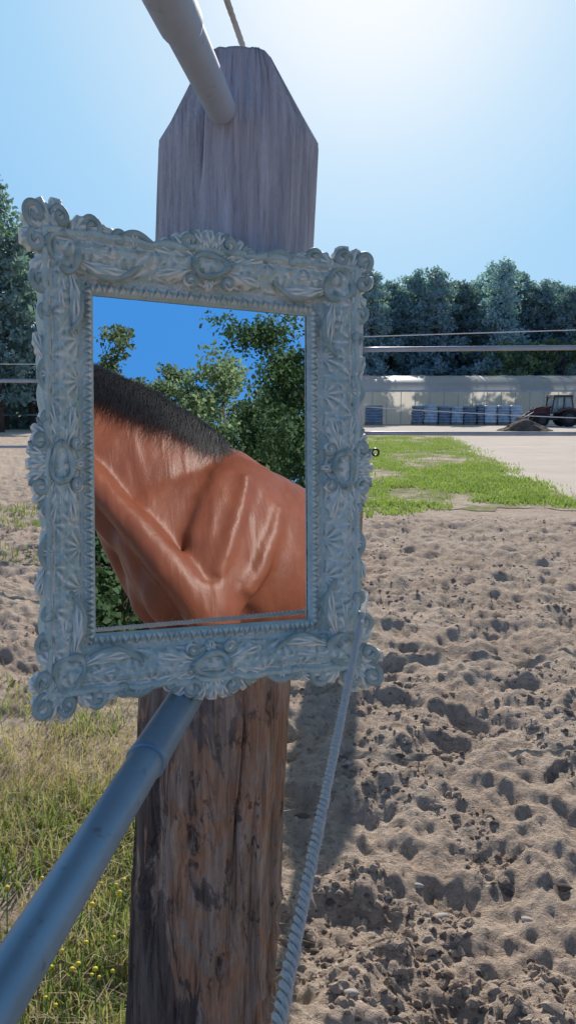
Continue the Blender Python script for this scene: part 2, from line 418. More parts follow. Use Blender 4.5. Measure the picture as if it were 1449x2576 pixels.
st = [(880,2560,.016,'pale oval pebble in the sand at the bottom edge'), (1050,2235,.014,'pale rounded pebble right of the rope shadow'),
      (1108,2303,.020,'flat light stone near the bottom right of the sand'), (1325,2318,.016,'grey stone far right on the near sand'),
      (758,2078,.022,'flat reddish brown stone inside the post shadow'), (877,1942,.012,'small pebble at the right rim of the post shadow'),
      (790,2395,.013,'dark small stone beside the lower rope'), (1190,2282,.011,'thin chip of stone right of the flat light stone'),
      (1005,1915,.017,'dark lump of stone above the rope shadow'), (940,1978,.013,'small brown pebble just right of the post shadow'),
      (1415,2250,.02,'dark stone at the right edge of the sand')]
for px, py, s, lab in st:
    p = ground(px, py); xx = np.array([p.x]); yy = np.array([p.y]); z = float(sand_h(xx, yy)[0])
    g = G(); g.ball((0, 0, s*.15), (s, s*.62, s*.40), 12, 8)
    for i, v in enumerate(g.V):
        k = 1+.18*math.sin(v[0]*90+i)+.1*math.sin(v[1]*130); g.V[i] = (v[0]*k, v[1]*k, v[2])
    o = g.build('stone', MANURE if 'dark' in lab or 'brown' in lab else STONE); o.location = (p.x, p.y, z); o.rotation_euler.z = random.uniform(-.6, .6)
    tag(o, lab, 'stone')

# flowers
STEM = simple('green_stem', (.14, .22, .06), .3, 30); YEL = simple('yellow_petals', (.80, .60, .03), .15, 60, .6)
g = G(); g.tube([(0, 0, 0), (.004, 0, .06), (.0, .003, .12)], [.0016, .0013, .001], 5)
ft = thing('yellow_flower', 'small yellow daisy flower on a thin stem among the weeds left of the post', 'flower', (0, 0, 0), 'yellow flowers in the weeds')
g.build('stem', STEM, ft)
g = G(); g.ball((0, .003, .122), (.0052, .0052, .0038), 10, 6); g.build('flower_head', YEL, ft)
fl = [(240,2215),(300,2235),(190,2275),(185,2405),(205,2420),(290,2370),(150,2440),(60,2430),(120,2470),(85,2480),(215,2470),(160,2505),(205,2500),(250,2510),(130,2530),(60,2545),(95,2260),(40,2350),(110,2200),(270,2240),(300,2440),(20,2270),(175,2545),(120,2410),(230,2330),(310,2300),(280,2280),(20,2180),(150,2330),(70,2560),(265,2440),(30,2500)]
for i, (px, py) in enumerate(fl):
    p = ground(px, py+110)
    o = ft if i == 0 else copy_tree(ft)
    z = float(sand_h(np.array([p.x]), np.array([p.y]))[0])
    o.location = (p.x, p.y, z); o.rotation_euler = (random.uniform(-.2, .2), random.uniform(-.2, .2), random.uniform(0, 6)); k = random.uniform(.7, 1.15); o.scale = (k, k, k)

# ------------------------------------------------------------------ wooden posts
def post_mesh(xf, yc, z0, z1, zs, r0, r1, seed, na=200, nz=300):
    zz = np.concatenate([np.linspace(z0, zs, nz-60), np.linspace(zs, z1, 61)[1:]]); aa = np.linspace(0, 2*PI, na, endpoint=False)
    nz = len(zz)
    Aa, Zz = np.meshgrid(aa, zz)
    t = (Zz-z0)/(z1-z0); r = r0+(r1-r0)*t
    ca, sa = np.cos(Aa), np.sin(Aa)
    r = r*(1+.045*fbm(ca*1.2+5, sa*1.2+Zz*.6, seed, 2)+.035*fbm(ca*5+seed, sa*5+Zz*1.3, seed+3, 3))
    r = r+.0035*fbm(ca*11+30, sa*11+Zz*2.5, seed+6, 3)+.0018*fbm(Aa*60/PI, Zz*7, seed+8, 2)
    low = 1-sst(.55, .85, Zz)
    r = r-.009*low*sst(.02, .07, fbm(ca*2.2+3, sa*2.2+Zz*1.8, seed+12, 5))
    r = r+.005*low*fbm(ca*14, sa*14+Zz*14, seed+19, 3)
    for k in range(16):
        a0 = RNG.uniform(0, 2*PI); zc = RNG.uniform(z0, z1); ln = RNG.uniform(.08, .32)
        ac = a0+.16*fbm(Zz*4, Zz*0+k, seed+k, 3)
        d = (Aa-ac+PI) % (2*PI)-PI
        r = r-RNG.uniform(.004, .010)*np.exp(-(d/.020)**2)*np.exp(-((Zz-zc)/ln)**4)
    for k in range(7):       # knots
        a0 = RNG.uniform(PI, 2*PI); zc = RNG.uniform(.35, 1.4)
        d = ((Aa-a0+PI) % (2*PI)-PI)*.09; q = np.hypot(d, (Zz-zc)*.7)
        r = r+.004*np.exp(-((q-.016)/.006)**2)-.006*np.exp(-(q/.008)**2)
    u = np.clip((Zz-zs)/(z1-zs), 0, 1); fx = 1-.63*u; fy = 1-.06*u
    pw = 1-.62*u
    cs = np.sign(ca)*np.abs(ca)**pw; ss_ = np.sign(sa)*np.abs(sa)**pw
    rs = 1-.05*np.clip((u-.93)/.07, 0, 1)**2
    Vx = xf(Zz)+r*cs*fx*rs; Vy = yc+r*ss_*fy*rs
    V = np.stack([Vx.ravel(), Vy.ravel(), Zz.ravel()], 1).tolist()
    F = []
    for i in range(nz-1):
        for k in range(na): F.append((i*na+k, i*na+(k+1) % na, (i+1)*na+(k+1) % na, (i+1)*na+k))
    V.append((float(xf(np.array(z1))), yc, z1+.001)); e = len(V)-1; b = (nz-1)*na
    F += [(b+k, b+(k+1) % na, e) for k in range(na)]
    return V, F
xf = lambda z: -.121+(z-.36)*.056
base = Vector((-.134, .95, 0))
NP = thing('wooden_post', 'thick weathered wooden fence post with chamfered top directly behind the mirror', 'post', base)
V, F = post_mesh(xf, .95, -.08, 1.573, 1.497, .0985, .0905, 3)
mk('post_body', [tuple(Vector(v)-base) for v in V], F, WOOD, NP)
fb = Vector((.380, 5.2, 0))
FPO = thing('wooden_post', 'distant corner fence post half hidden behind the right side of the mirror', 'post', fb)
V, F = post_mesh(lambda z: .380+0*z, 5.2, -.1, 1.88, 1.78, .125, .112, 9, 48, 120)
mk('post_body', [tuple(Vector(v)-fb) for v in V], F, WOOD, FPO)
g = G(); rc = pix(944, 1138, 5.08)
g.tube([Vector((.42, 5.10, rc.z)), rc+Vector((-.022, 0, 0))], .006, 8)
g.tube([rc+Vector((.022*math.cos(a), 0, .022*math.sin(a))) for a in np.linspace(0, 2*PI, 20)], .007, 8)
g.build('ring_insulator', BLACKPL, FPO, off=fb)

# ------------------------------------------------------------------ near rails
def near_rail(p0, p1, ext, r, lab, sl0, sl1, mat, inn=0.0):
    d = (p1-p0).normalized(); q = p0+d*ext
    t = thing('metal_rail', lab, 'fence rail', p0)
    g = G(); g.tube([p0-d*inn, p0+d*.006, p0+d*.02, p0+d*.3, q], [r*.85, r*.97, r, r, r], 28); g.build('pipe', mat, t, off=p0)
    g = G(); a, b = p0+d*sl0, p0+d*sl1
    g.tube([a, a+d*.004, b-d*.006, b-d*.001, b], [r*1.10, r*1.13, r*1.13, r*1.16, r*1.02], 28); g.build('sleeve', mat, t, off=p0)
    return t
lp0, lp1 = pix(478, 1738, .835), pix(18, 2478, .42)
near_rail(lp0, lp1, 3.0, .0155, 'blue grey pipe rail running from the foot of the mirror to the lower left', .0, .165, PIPE)
up0, up1 = pix(562, 285, .825), pix(428, 0, .55)
near_rail(up0, up1, 3.0, .0155, 'grey pipe rail leaving the top of the wooden post toward the upper left', .24, .40, PIPE_HAZED, .06)
for zz, lab in ((.90, 'lower pipe rail running from the near post back to the corner post'), (1.40, 'upper pipe rail running from the near post back to the corner post')):
    a = Vector((-.08, 1.05, zz)); b = Vector((.37, 5.1, zz+.03)); t = thing('metal_rail', lab, 'fence rail', a)
    g = G(); g.tube([a, b], .016, 12); g.build('pipe', FARPIPE, t, off=a)

# ------------------------------------------------------------------ ropes
def rope(P, r, pitch, lab, parent=None, n=7, seg=12, hair=0):
    P = [Vector(p) for p in P]; pts = []; acc = 0
    for i in range(len(P)-1):
        L_ = (P[i+1]-P[i]).length; k = max(2, int(L_/pitch*seg))
        for j in range(k if i < len(P)-2 else k+1):
            pts.append((P[i].lerp(P[i+1], j/k), acc+L_*j/k, (P[i+1]-P[i]).normalized()))
        acc += L_
    g = G()
    for s in range(3):
        Q = []; Rr = []
        for p, l, t in pts:
            u = t.cross(Vector((0, 0, 1))).normalized(); v = u.cross(t)
            a = 2*PI*(l/pitch+s/3)+.4*math.sin(l*31)+.2*math.sin(l*77); w = r*.66*(1+.10*math.sin(l*57+s)); Q.append(p+u*(math.cos(a)*w)+v*(math.sin(a)*w))
            Rr.append(r*.50*(1+.10*math.sin(l*143+s*2)))
        g.tube(Q, Rr, n)
    for k in range(hair):    # loose fibres
        p, l, t = random.choice(pts); d = Vector((random.gauss(0, 1), random.gauss(0, 1), random.gauss(0, 1))).normalized()
        a = p+d*r*.7; b = a+(d*.5+t*random.uniform(-1, 1)).normalized()*random.uniform(.002, .006)
        q = d.cross(t).normalized()*.00022; g.add([a-q, a+q, b+q*.4, b-q*.4], [(0, 1, 2, 3)])
    o = g.build('rope', ROPE); return tag(o, lab, 'rope')
r0, r1 = pix(700, 2576, .305), pix(922, 1494, .93)
rd = (r0-r1).normalized()
ins = Vector((-.03, .985, r1.z+.01))
rope([r0+rd*1.2, r0, r1, r1.lerp(ins, .25)+Vector((0, .012, 0))], .0029, .018, 'white twisted fence rope crossing the lower right corner of the mirror frame', hair=2500)
t0, t1 = pix(611, 116, .885), pix(571, 0, .76)
td = (t1-t0).normalized()
rope([t1+td*.9, t1, t0, t0+Vector((.002, .05, -.004))], .0028, .014, 'thin rope rising from the top of the wooden post')
g = G()
g.tube([ins, r1.lerp(ins, .35)+Vector((0, .012, 0))], .004, 8); rq = r1.lerp(ins, .28)+Vector((0, .012, 0)); g.tube([rq+Vector((.012*math.cos(a), 0, .012*math.sin(a))) for a in np.linspace(0, 2*PI, 20)], .003, 8)
g.build('ring_insulator', BLACKPL, NP, off=base)

def farline(a, b, r, lab, name='metal_rail', cat='fence rail', mat=FARPIPE, sag=0):
    P = [a.lerp(b, k/12)+Vector((0, 0, -sag*4*(k/12)*(1-k/12))) for k in range(13)]
    g = G(); g.tube(P, r, 10)
    if name == 'metal_rail':
        t = thing(name, lab, cat, a); g.build('pipe', mat, t, off=a)
    else: tag(g.build(name, mat), lab, cat)
farline(pixY(880, 880, 5.2), pixY(1700, 872, 5.4), .017, 'upper horizontal pipe rail of the fence right of the mirror')
farline(pixY(880, 1090, 5.2), pixY(1700, 1092, 5.4), .014, 'lower horizontal pipe rail of the fence right of the mirror')
farline(pixY(880, 848, 5.2), pixY(1700, 822, 5.4), .0035, 'thin white wire above the right fence rails', 'wire', 'wire', ROPE)
farline(pixY(895, 1022, 5.2), pixY(1700, 1060, 5.4), .003, 'thin sagging wire between the right fence rails', 'wire', 'wire', ROPE, .01)
farline(pixY(-300, 958, 7.2), pixY(480, 958, 7.0), .017, 'upper pipe rail of the fence left of the mirror')
farline(pixY(-300, 1125, 7.2), pixY(480, 1123, 7.0), .013, 'lower pipe rail of the fence left of the mirror')
farline(pixY(-300, 915, 7.2), pixY(480, 917, 7.0), .0035, 'thin wire above the left fence rails', 'wire', 'wire', ROPE)
yb = 40.0; fl0 = thing('paddock_fence', 'distant paddock fence with a dark post at the left edge', 'fence', (-15, yb, 0))
for x in (-19.5, -14.45, -9.5, -4.5):
    g = G(); g.tube([(x, yb, -.1), (x, yb, 1.0), (x+.02, yb, 1.95)], [.15, .14, .13], 10); g.build('post', BARK, fl0, off=(-15, yb, 0))
for z, r in ((1.85, .045), (1.55, .03), (.75, .045)):
    g = G(); g.tube([(-40, yb-.16, z), (2, yb-.16, z)], r, 8); g.build('rail', FARPIPE, fl0, off=(-15, yb, 0))

# ------------------------------------------------------------------ mirror
hv = camvec(.9213, -.010, .3889).normalized(); uv = camvec(-.0242, .9995, -.0211).normalized()
uv = (uv-hv*uv.dot(hv)*.5).normalized(); hv = (hv-uv*hv.dot(uv)).normalized(); nv = hv.cross(uv).normalized()
C0 = pix(505, 1165, .80)
def loc(px, py):
    r = ray(px, py); o = Vector((0, 0, CAMH)); k = (C0-o).dot(nv)/r.dot(nv); p = o+r*k-C0
    return p.dot(hv), p.dot(uv)
c4 = [loc(225, 738), loc(762, 800), loc(780, 1560), loc(250, 1587)]
cx = sum(c[0] for c in c4)/4; cy = sum(c[1] for c in c4)/4
gw = ((c4[1][0]-c4[0][0])+(c4[2][0]-c4[3][0]))/4; gh = ((c4[0][1]-c4[3][1])+(c4[1][1]-c4[2][1]))/4
MC = C0+hv*cx+uv*cy
MT = thing('ornate_mirror', 'ornate grey green rococo framed mirror leaning on the wooden post, reflecting a brown horse', 'mirror', MC)
Rm = Matrix((hv, uv, nv)).transposed(); MT.rotation_euler = Rm.to_euler()
m_ = .060
gi = G(); e = .004; gi.add([(-gw-e, -gh-e, 0), (gw+e, -gh-e, 0), (gw+e, gh+e, 0), (-gw-e, gh+e, 0)], [(0, 1, 2, 3)])
gi.build('mirror_glass', MIRR, MT, False)
gi = G(); gi.box((-gw-.03, -gh-.03, -.012), (gw+.03, gh+.03, -.004)); gi.build('backing_board', BARK, MT, False)
def fit(V):
    out = []
    for x, y, z in V:
        if x < -gw: x = -gw+(x+gw)*.87
        out.append((x, y, z))
    return out
pv = [0, .03, .11, .18, .25, .40, .55, .68, .77, .84, .93, 1.0]
pz = [.001, .0075, .009, .0045, .0055, .0115, .017, .019, .0150, .0195, .0185, .010]
V = []; F = []
NV = 72
for side in range(4):
    half = gw if side % 2 == 0 else gh; other = gh if side % 2 == 0 else gw
    NU = 460 if side % 2 else 340
    u = np.linspace(-1, 1, NU); v = np.linspace(0, 1, NV)
    U, Vv = np.meshgrid(u, v, indexing='ij')
    s = U*(half+Vv*m_)
    z = np.interp(Vv, pv, pz)
    b1 = (Vv > .03) & (Vv < .22); q = ((s/.0115) % 1)-.5; tt = (Vv-.03)/.19
    z = z+np.where(b1, .0050*np.clip(1-np.abs(np.abs(q)-.42*(1-tt)*.9)/.17, 0, 1)*np.sin(PI*np.clip(tt, 0, 1)), 0)
    p = .040; wob = .3*fbm(s/.02, s*0+side, 14, 2)
    aa = ((s+p/2) % p)-p/2; bb = (Vv-.28)*m_
    rr_ = np.hypot(aa, bb); ph = np.arctan2(bb, aa)+wob*.4
    fan = np.where((Vv > .28) & (rr_ < .021), .0028*(.5+.5*np.cos(ph*11))*sst(.003, .007, rr_)*(1-sst(.017, .021, rr_)), 0)
    z = z+fan
    aa2 = (s % p)-p/2; bb2 = (.80-Vv)*m_; r2 = np.hypot(aa2, bb2); ph2 = np.arctan2(bb2, aa2)+wob
    z = z+np.where((Vv < .80) & (r2 < .019), .0024*(.5+.5*np.cos(ph2*7+2.2*np.log(r2+.002)))*sst(.003, .006, r2)*(1-sst(.015, .019, r2)), 0)
    z = z+np.where((Vv > .26) & (Vv < .78), .0014*fbm(s/.008, Vv*m_/.007+side*9, 4, 3), 0)
    z = z+np.where(Vv > .82, .0020*np.abs(np.sin(PI*(s/.024+Vv*.8)))*np.sin(PI*np.clip((Vv-.82)/.18, 0, 1)), 0)
    z = z+.0005*fbm(s/.003, Vv*m_/.003, 8, 2)
    edge = .0035*np.abs(np.sin(PI*s/.037+1))+.0035*fbm(s/.02, s*0+side*3, 6, 2)-.003
    across = other+Vv*m_+edge*np.clip((Vv-.6)/.4, 0, 1)**1.5*np.clip((1-np.abs(U))*12, 0, 1)
    if side == 0: Xx, Yy = s, -across
    elif side == 1: Xx, Yy = across, s
    elif side == 2: Xx, Yy = -s, across
    else: Xx, Yy = -across, -s
    b0 = len(V)
    P = np.stack([Xx, Yy, z], -1)
    back = P[:, -1:].copy(); back[:, :, 2] = -.012
    P = np.concatenate([P, back], 1); nvv = NV+1
    V += P.reshape(-1, 3).tolist()
    for i in range(NU-1):
        for k in range(nvv-1):
            F.append((b0+i*nvv+k, b0+i*nvv+k+1, b0+(i+1)*nvv+k+1, b0+(i+1)*nvv+k)[::-1])
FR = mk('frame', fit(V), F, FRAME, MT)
def leaf(g, o, ang, ln, wd, z0, zh, curl=0.0, bend=0.0, rnd=.55):
    nt_, nw = 24, 15; V = []
    for i in range(nt_):
        t = i/(nt_-1); a = ang+bend*t
        cxx = o[0]+math.cos(ang+bend*t*.5)*ln*t; cyy = o[1]+math.sin(ang+bend*t*.5)*ln*t
        w = wd*max(.04, (math.sin(PI*min(1, t**1.05*.93+.05)))**rnd)*(1+.12*math.sin(t*PI*6.5))
        for k in range(nw):
            s = k/(nw-1)*2-1
            zz = z0+zh*math.sin(PI*(.15+.75*t))*(1-.8*s*s)+.0008*math.cos((abs(s)*1.6-t*2.2)*PI*2)*(1-abs(s)*.5)+curl*t**3-.0014*math.exp(-(s/.15)**2)
            if abs(s) > .99 or i == nt_-1: zz = z0-.006
            V.append((cxx-math.sin(a)*w*s*.5, cyy+math.cos(a)*w*s*.5, zz))
    F = [(i*nw+k, (i+1)*nw+k, (i+1)*nw+k+1, i*nw+k+1) for i in range(nt_-1) for k in range(nw-1)]
    g.add(V, F)
def scroll(g, c, a0, d, r, turns, rad, z):
    P = []; Rr = []; n = int(26*turns)
    for i in range(n+1):
        t = i/n; q = r*(1-.80*t); a = a0+d*2*PI*turns*t
        P.append((c[0]+q*math.cos(a), c[1]+q*math.sin(a), z+.003*t)); Rr.append(rad*(1-.35*t)*(.5+.5*min(1, t*6)))
    g.tube(P, Rr, 10, (0, 0, 1))
    g.ball((c[0], c[1], z-.002), (r*1.0, r*1.0, .0045), 14, 6)
def cscroll(g, p0, p1, bow, rad, z):
    p0 = Vector((*p0, 0)); p1 = Vector((*p1, 0)); d = p1-p0; l = d.length; d.normalize(); n = Vector((-d.y, d.x, 0)); sg = 1 if bow > 0 else -1
    pts = []; N = 22
    for i in range(N+1):
        t = i/N; pts.append(p0+d*(l*t)+n*(bow*math.sin(PI*t)))
    def curl(c0, dirn):
        out = []; r = abs(bow)*.55
        cc = c0-n*(sg*r)
        for k in range(1, 16):
            a = k/15*1.5*PI; q = r*(1-.6*k/15)
            out.append(cc+n*(sg*q*math.cos(a))+dirn*(q*math.sin(a)))
        return out
    pts = curl(pts[0], -d)[::-1]+pts+curl(pts[-1], d)
    m = len(pts); R = [rad*(.5+.6*math.sin(PI*i/(m-1))) for i in range(m)]
    g.tube([(p.x, p.y, z+.003*math.sin(PI*i/(m-1))) for i, p in enumerate(pts)], R, 10, (0, 0, 1))
def wring(g, c, rx, ry, rad, z, ph=0.0):
    n = 48; P = []; R = []
    for k in range(n+1):
        a = 2*PI*k/n; w = 1+.10*math.sin(3*a+ph)
        P.append((c[0]+rx*w*math.cos(a), c[1]+ry*w*math.sin(a), z+.001*math.sin(2*a+ph))); R.append(rad*(1+.35*math.sin(4*a+ph)))
    g.tube(P, R, 10, (0, 0, 1), cap=False)
def corner(sx, sy, big, dx=0.0, dy=0.0):
    g = G(); bx, by = gw+.50*m_, gh+.50*m_
    wring(g, (bx, by), .0150, .0150, .0030, .0175, sx+2*sy); g.ball((bx, by, .012), (.0135, .0135, .004), 20, 10)
    for k, (da, ln, wd) in enumerate(((-36, .028*big, .019), (-12, .030*big, .019), (12, .030*big, .019), (36, .028*big, .019))):
        a = math.radians(45+da); leaf(g, (bx+math.cos(a)*.012, by+math.sin(a)*.012), a, ln, wd, .011, .009, .002, .12*(da/34), .28)
    for w in (0, 1):
        a = math.radians(90+30) if w == 0 else math.radians(-30)
        leaf(g, (bx+math.cos(a)*.014, by+math.sin(a)*.014), a, .027, .018, .012, .008, .002, (.6 if w == 0 else -.6), .32)
        a = math.radians(90-14) if w == 0 else math.radians(14)
        leaf(g, (bx+math.cos(a)*.013, by+math.sin(a)*.013), a, .023, .018, .0115, .008, .002, 0, .30)
    scroll(g, (bx+.026, by+.024), -PI*.75, 1, .0110*big, 1.4, .0038, .0165)
    scroll(g, (bx+.026, by+.002), PI/2, -1, .0090, 1.35, .0034, .0175)
    scroll(g, (bx+.002, by+.026), 0, 1, .0090, 1.35, .0034, .0175)
    for w in (0, 1):
        def pt(al, ac): return (gw+m_+al, gh+ac) if w == 0 else (gw+ac, gh+m_+al)
        scroll(g, pt(-.060, m_*.92), (0 if w == 0 else PI/2), (1 if w == 0 else -1), .0098, 1.4, .0034, .0155)
        scroll(g, pt(-.084, m_*.87), (PI if w == 0 else -PI/2), (-1 if w == 0 else 1), .0072, 1.25, .0028, .0165)
        a_, b_ = pt(-.056, m_*.32), pt(-.100, m_*.44)
        cscroll(g, a_, b_, .008*(1 if w == 0 else -1), .0028, .012)
        for da, ln in ((-16, .052), (13, .048)):
            a = math.radians(180-da) if w == 0 else math.radians(270+da)
            leaf(g, (bx+math.cos(a)*.013, by+math.sin(a)*.013), a, ln, .015, .012, .008, .001, (.35 if w == 0 else -.35)*(1 if da > 0 else -1))
    W_ = []
    for x, y, z in g.V:
        k = max(0, min(1, ((x-gw)/m_+(y-gh)/m_-.4)/2))
        x, y = x+dx*k, y+dy*k
        W_.append((x*sx, y*sy, z))
    g.V = fit(W_)
    if sx*sy < 0: g.F = [f[::-1] for f in g.F]
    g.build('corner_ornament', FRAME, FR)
corner(-1, 1, 1.1, .009, .019); corner(1, 1, 1.05, .008, .010); corner(-1, -1, 1.05, .003, .014); corner(1, -1, 1.1, .020, .016)
def cartouche(side, sgn):
    g = G(); N0 = (gh if side == 'h' else gw); n0 = N0+m_*.62
    wring(g, (0, n0), .0175, .0110, .0030, .0190, 1.3); g.ball((0, n0, .014), (.0160, .0095, .005), 20, 10)
    for s in (-1, 1):
        a0 = PI/2-s*PI/2
        for da, ln, w in ((-20, .042, .015), (10, .052, .016), (38, .034, .015)):
            a = a0+s*math.radians(da)
            leaf(g, (math.cos(a)*.016, n0+math.sin(a)*.010), a, ln, w, .012, .008, .001, s*.25)
        scroll(g, (s*.021, n0+.0225), PI/2, s, .0108, 1.45, .0038, .0165)
        scroll(g, (s*.043, n0+.0165), PI/2, s, .0084, 1.3, .0032, .0155)
        leaf(g, (s*.006, n0+.012), PI/2-s*.35, .025, .014, .013, .008, .002, 0, .3)
        scroll(g, (s*.020, n0-.0165), -PI/2, -s, .0068, 1.25, .0025, .0155)
    leaf(g, (0, n0+.011), PI/2, .026, .016, .012, .010, .003, 0, .3)
    leaf(g, (0, n0-.009), -PI/2, .015, .011, .012, .005, .001)
    if side == 'h': g.V = [(x*(1 if sgn > 0 else -1), y*sgn, z) for x, y, z in g.V]
    else: g.V = [(y*sgn, -x*sgn, z) for x, y, z in g.V]
    g.V = fit(g.V)
    g.build('cartouche', FRAME, FR)
cartouche('h', 1); cartouche('h', -1); cartouche('v', 1); cartouche('v', -1)
def edge_scrolls():
    for side in ('h', 'v'):
        half = gw if side == 'h' else gh; N0 = gh if side == 'h' else gw
        for sgn in (1, -1):
            for s in (-1, 1):
                g = G()
                for k, f in enumerate((.58,) if side == 'h' else (.44,)):
                    t = s*half*f*1.15
                    cscroll(g, (t-.014, N0+m_*.90), (t+.014, N0+m_*.90), .006, .0032, .0145)
                    leaf(g, (t+s*.012, N0+m_*.90), PI/2-s*1.25, .030, .012, .0125, .006, .001, 0, .5)
                    leaf(g, (t, N0+m_*.76), PI/2, .016, .013, .015, .005, .001)
                if side == 'h': g.V = [(x*sgn, y*sgn, z) for x, y, z in g.V]
                else: g.V = [(y*sgn, -x*sgn, z) for x, y, z in g.V]
                g.V = fit(g.V)
                g.build('edge_scroll', FRAME, FR)
edge_scrolls()
def reflect_p(p): return p-nv*2*(p-MC).dot(nv)
def reflect_v(v): return v-nv*2*v.dot(nv)
def virt(px, py, d): return reflect_p(pix(px, py, d))

# ------------------------------------------------------------------ horse (behind the viewer, seen in the mirror)
HW = 1.66
bestp = None
for k in range(200):
    p = virt(552, 1088, 2.4+.01*k)
    if bestp is None or abs(p.z-HW) < abs(bestp.z-HW): bestp = p
hd = reflect_v(Vector((-.83, -.56, 0))); yaw = math.atan2(hd.y, hd.x)
HT = thing('horse', 'bay horse with a black mane standing beside the fence, seen in the mirror', 'horse', (bestp.x, bestp.y, 0))
HT.rotation_euler = (0, 0, yaw)
g = G()
bar = [(.47,1.08,.06,.14),(.41,1.10,.095,.23),(.32,1.13,.125,.30),(.22,1.15,.165,.35),(.08,1.15,.22,.39),(-.12,1.10,.265,.40),(-.4,.985,.305,.375),(-.7,.965,.32,.37),(-.95,1.05,.305,.33),(-1.2,1.12,.28,.31),(-1.4,1.11,.2,.25),(-1.5,1.09,.1,.14)]
g.tube([(x, 0, z) for x, z, _, _ in bar], [b[2] for b in bar], 32, (0, 0, 1), [b[3] for b in bar])
g.tube([(.30, 0, 1.46), (.10, 0, 1.50), (-.06, 0, 1.47), (-.25, 0, 1.37), (-.48, 0, 1.27)], [.05, .08, .085, .085, .07], 16, (0, 0, 1), [.09, .125, .115, .09, .06])
neck = [((.12, 0, 1.27), .115, .33), ((.30, .03, 1.42), .092, .32), ((.46, .12, 1.60), .085, .28), ((.59, .26, 1.76), .086, .235), ((.67, .43, 1.90), .085, .195), ((.70, .60, 1.99), .082, .16), ((.70, .70, 2.02), .075, .13)]
g.tube([n[0] for n in neck], [n[1] for n in neck], 28, (0, 0, 1), [n[2] for n in neck])
head = [((.70, .66, 2.05), .075, .10), ((.72, .78, 1.95), .085, .13), ((.76, .92, 1.79), .075, .11), ((.80, 1.03, 1.63), .058, .08), ((.82, 1.10, 1.52), .05, .06), ((.825, 1.13, 1.47), .035, .04)]
g.tube([n[0] for n in head], [n[1] for n in head], 20, (0, 0, 1), [n[2] for n in head])
for s in (-1, 1):
    # broad flat shoulder blade sloping forward and down into the upper arm
    g.tube([(-.10, s*.10, 1.49), (-.03, s*.150, 1.38), (.05, s*.184, 1.26), (.13, s*.200, 1.13), (.17, s*.20, 1.0), (.18, s*.205, .90)], [.045, .075, .085, .09, .085, .08], 24, (1, 0, 0), [.13, .18, .19, .175, .14, .11])
    g.ball((-.12, s*.185, 1.08), (.24, .10, .26), 20, 12)
    # muscle edges: triceps line behind the shoulder, spine of the shoulder blade
    g.tube([(-.13, s*.235, 1.30), (-.06, s*.262, 1.18), (.02, s*.272, 1.05), (.10, s*.262, .95)], [.03, .045, .05, .045], 12, (1, 0, 0))
    g.tube([(.00, s*.205, 1.44), (.07, s*.245, 1.30), (.15, s*.268, 1.15), (.21, s*.262, 1.03)], [.025, .035, .038, .035], 12, (1, 0, 0))
    rg = [(.655, .205, 1.70), (.597, .088, 1.53), (.53, -.008, 1.378), (.452, -.10, 1.233), (.372, -.168, 1.09), (.29, -.20, .97), (.225, -.21, .84)] if s < 0 else [(.62, .34, 1.69), (.56, .22, 1.50), (.50, .15, 1.34), (.45, .14, 1.20), (.375, .17, 1.08), (.29, .20, .96), (.22, .205, .84)]
    g.tube(rg, [.047, .054, .060, .067, .078, .088, .080], 16, (0, 0, 1))
    g.ball((.36, s*.07, 1.02), (.09, .085, .17), 16, 10)
    g.tube([(.21, s*.205, 1.0), (.20, s*.21, .90), (.20, s*.205, .74), (.21, s*.195, .52), (.21, s*.195, .46), (.205, s*.19, .28), (.205, s*.19, .20), (.24, s*.19, .10), (.25, s*.19, .05)],
           [.09, .09, .075, .055, .05, .036, .042, .04, .05], 16, (1, 0, 0), [.12, .11, .085, .06, .055, .042, .048, .045, .055])
    g.tube([(-1.18, s*.18, 1.13), (-1.13, s*.20, 1.0), (-1.16, s*.20, .82), (-1.32, s*.19, .62), (-1.36, s*.185, .54), (-1.32, s*.18, .30), (-1.31, s*.18, .22), (-1.27, s*.18, .11), (-1.26, s*.18, .05)],
           [.16, .15, .11, .06, .055, .04, .045, .042, .05], 16, (1, 0, 0), [.24, .21, .14, .075, .07, .045, .05, .045, .055])
    hp = Vector((.70, .66, 2.10)); q = Vector((.06*s, 0, 0))
    g.tube([hp+q, hp+q*1.3+Vector((0, .02, .08)), hp+q*1.2+Vector((0, .03, .16))], [.03, .035, .008], 10, (1, 0, 0))
tmp = g.build('tmp', None)
md = tmp.modifiers.new('r', 'REMESH'); md.mode = 'VOXEL'; md.voxel_size = .012; md.use_smooth_shade = True
md = tmp.modifiers.new('s', 'SMOOTH'); md.factor = .5; md.iterations = 19
dg = bpy.context.evaluated_depsgraph_get(); dg.update()
me = bpy.data.meshes.new_from_object(tmp.evaluated_get(dg)); me.name = 'horse_body'
bpy.data.objects.remove(tmp)
hb = bpy.data.objects.new('body', me); COL.objects.link(hb); hb.parent = HT; me.materials.clear(); me.materials.append(HORSE)
me.polygons.foreach_set('use_smooth', np.ones(len(me.polygons), dtype=bool))
nc = [Vector(n[0]) for n in neck]
def neck_at(t):
    f = t*(len(nc)-1); i = min(int(f), len(nc)-2); k = f-i
    c = nc[i].lerp(nc[i+1], k); rl = neck[i][1]*(1-k)+neck[i+1][1]*k; rv = neck[i][2]*(1-k)+neck[i+1][2]*k
    T = (nc[min(i+1, len(nc)-1)]-nc[max(i-1, 0)]).normalized().lerp((nc[min(i+2, len(nc)-1)]-nc[i]).normalized(), k).normalized()
    l = T.cross(Vector((0, 0, 1))).normalized(); v = l.cross(T); return c, rl, rv, T, l, v
mv = []; mf = []
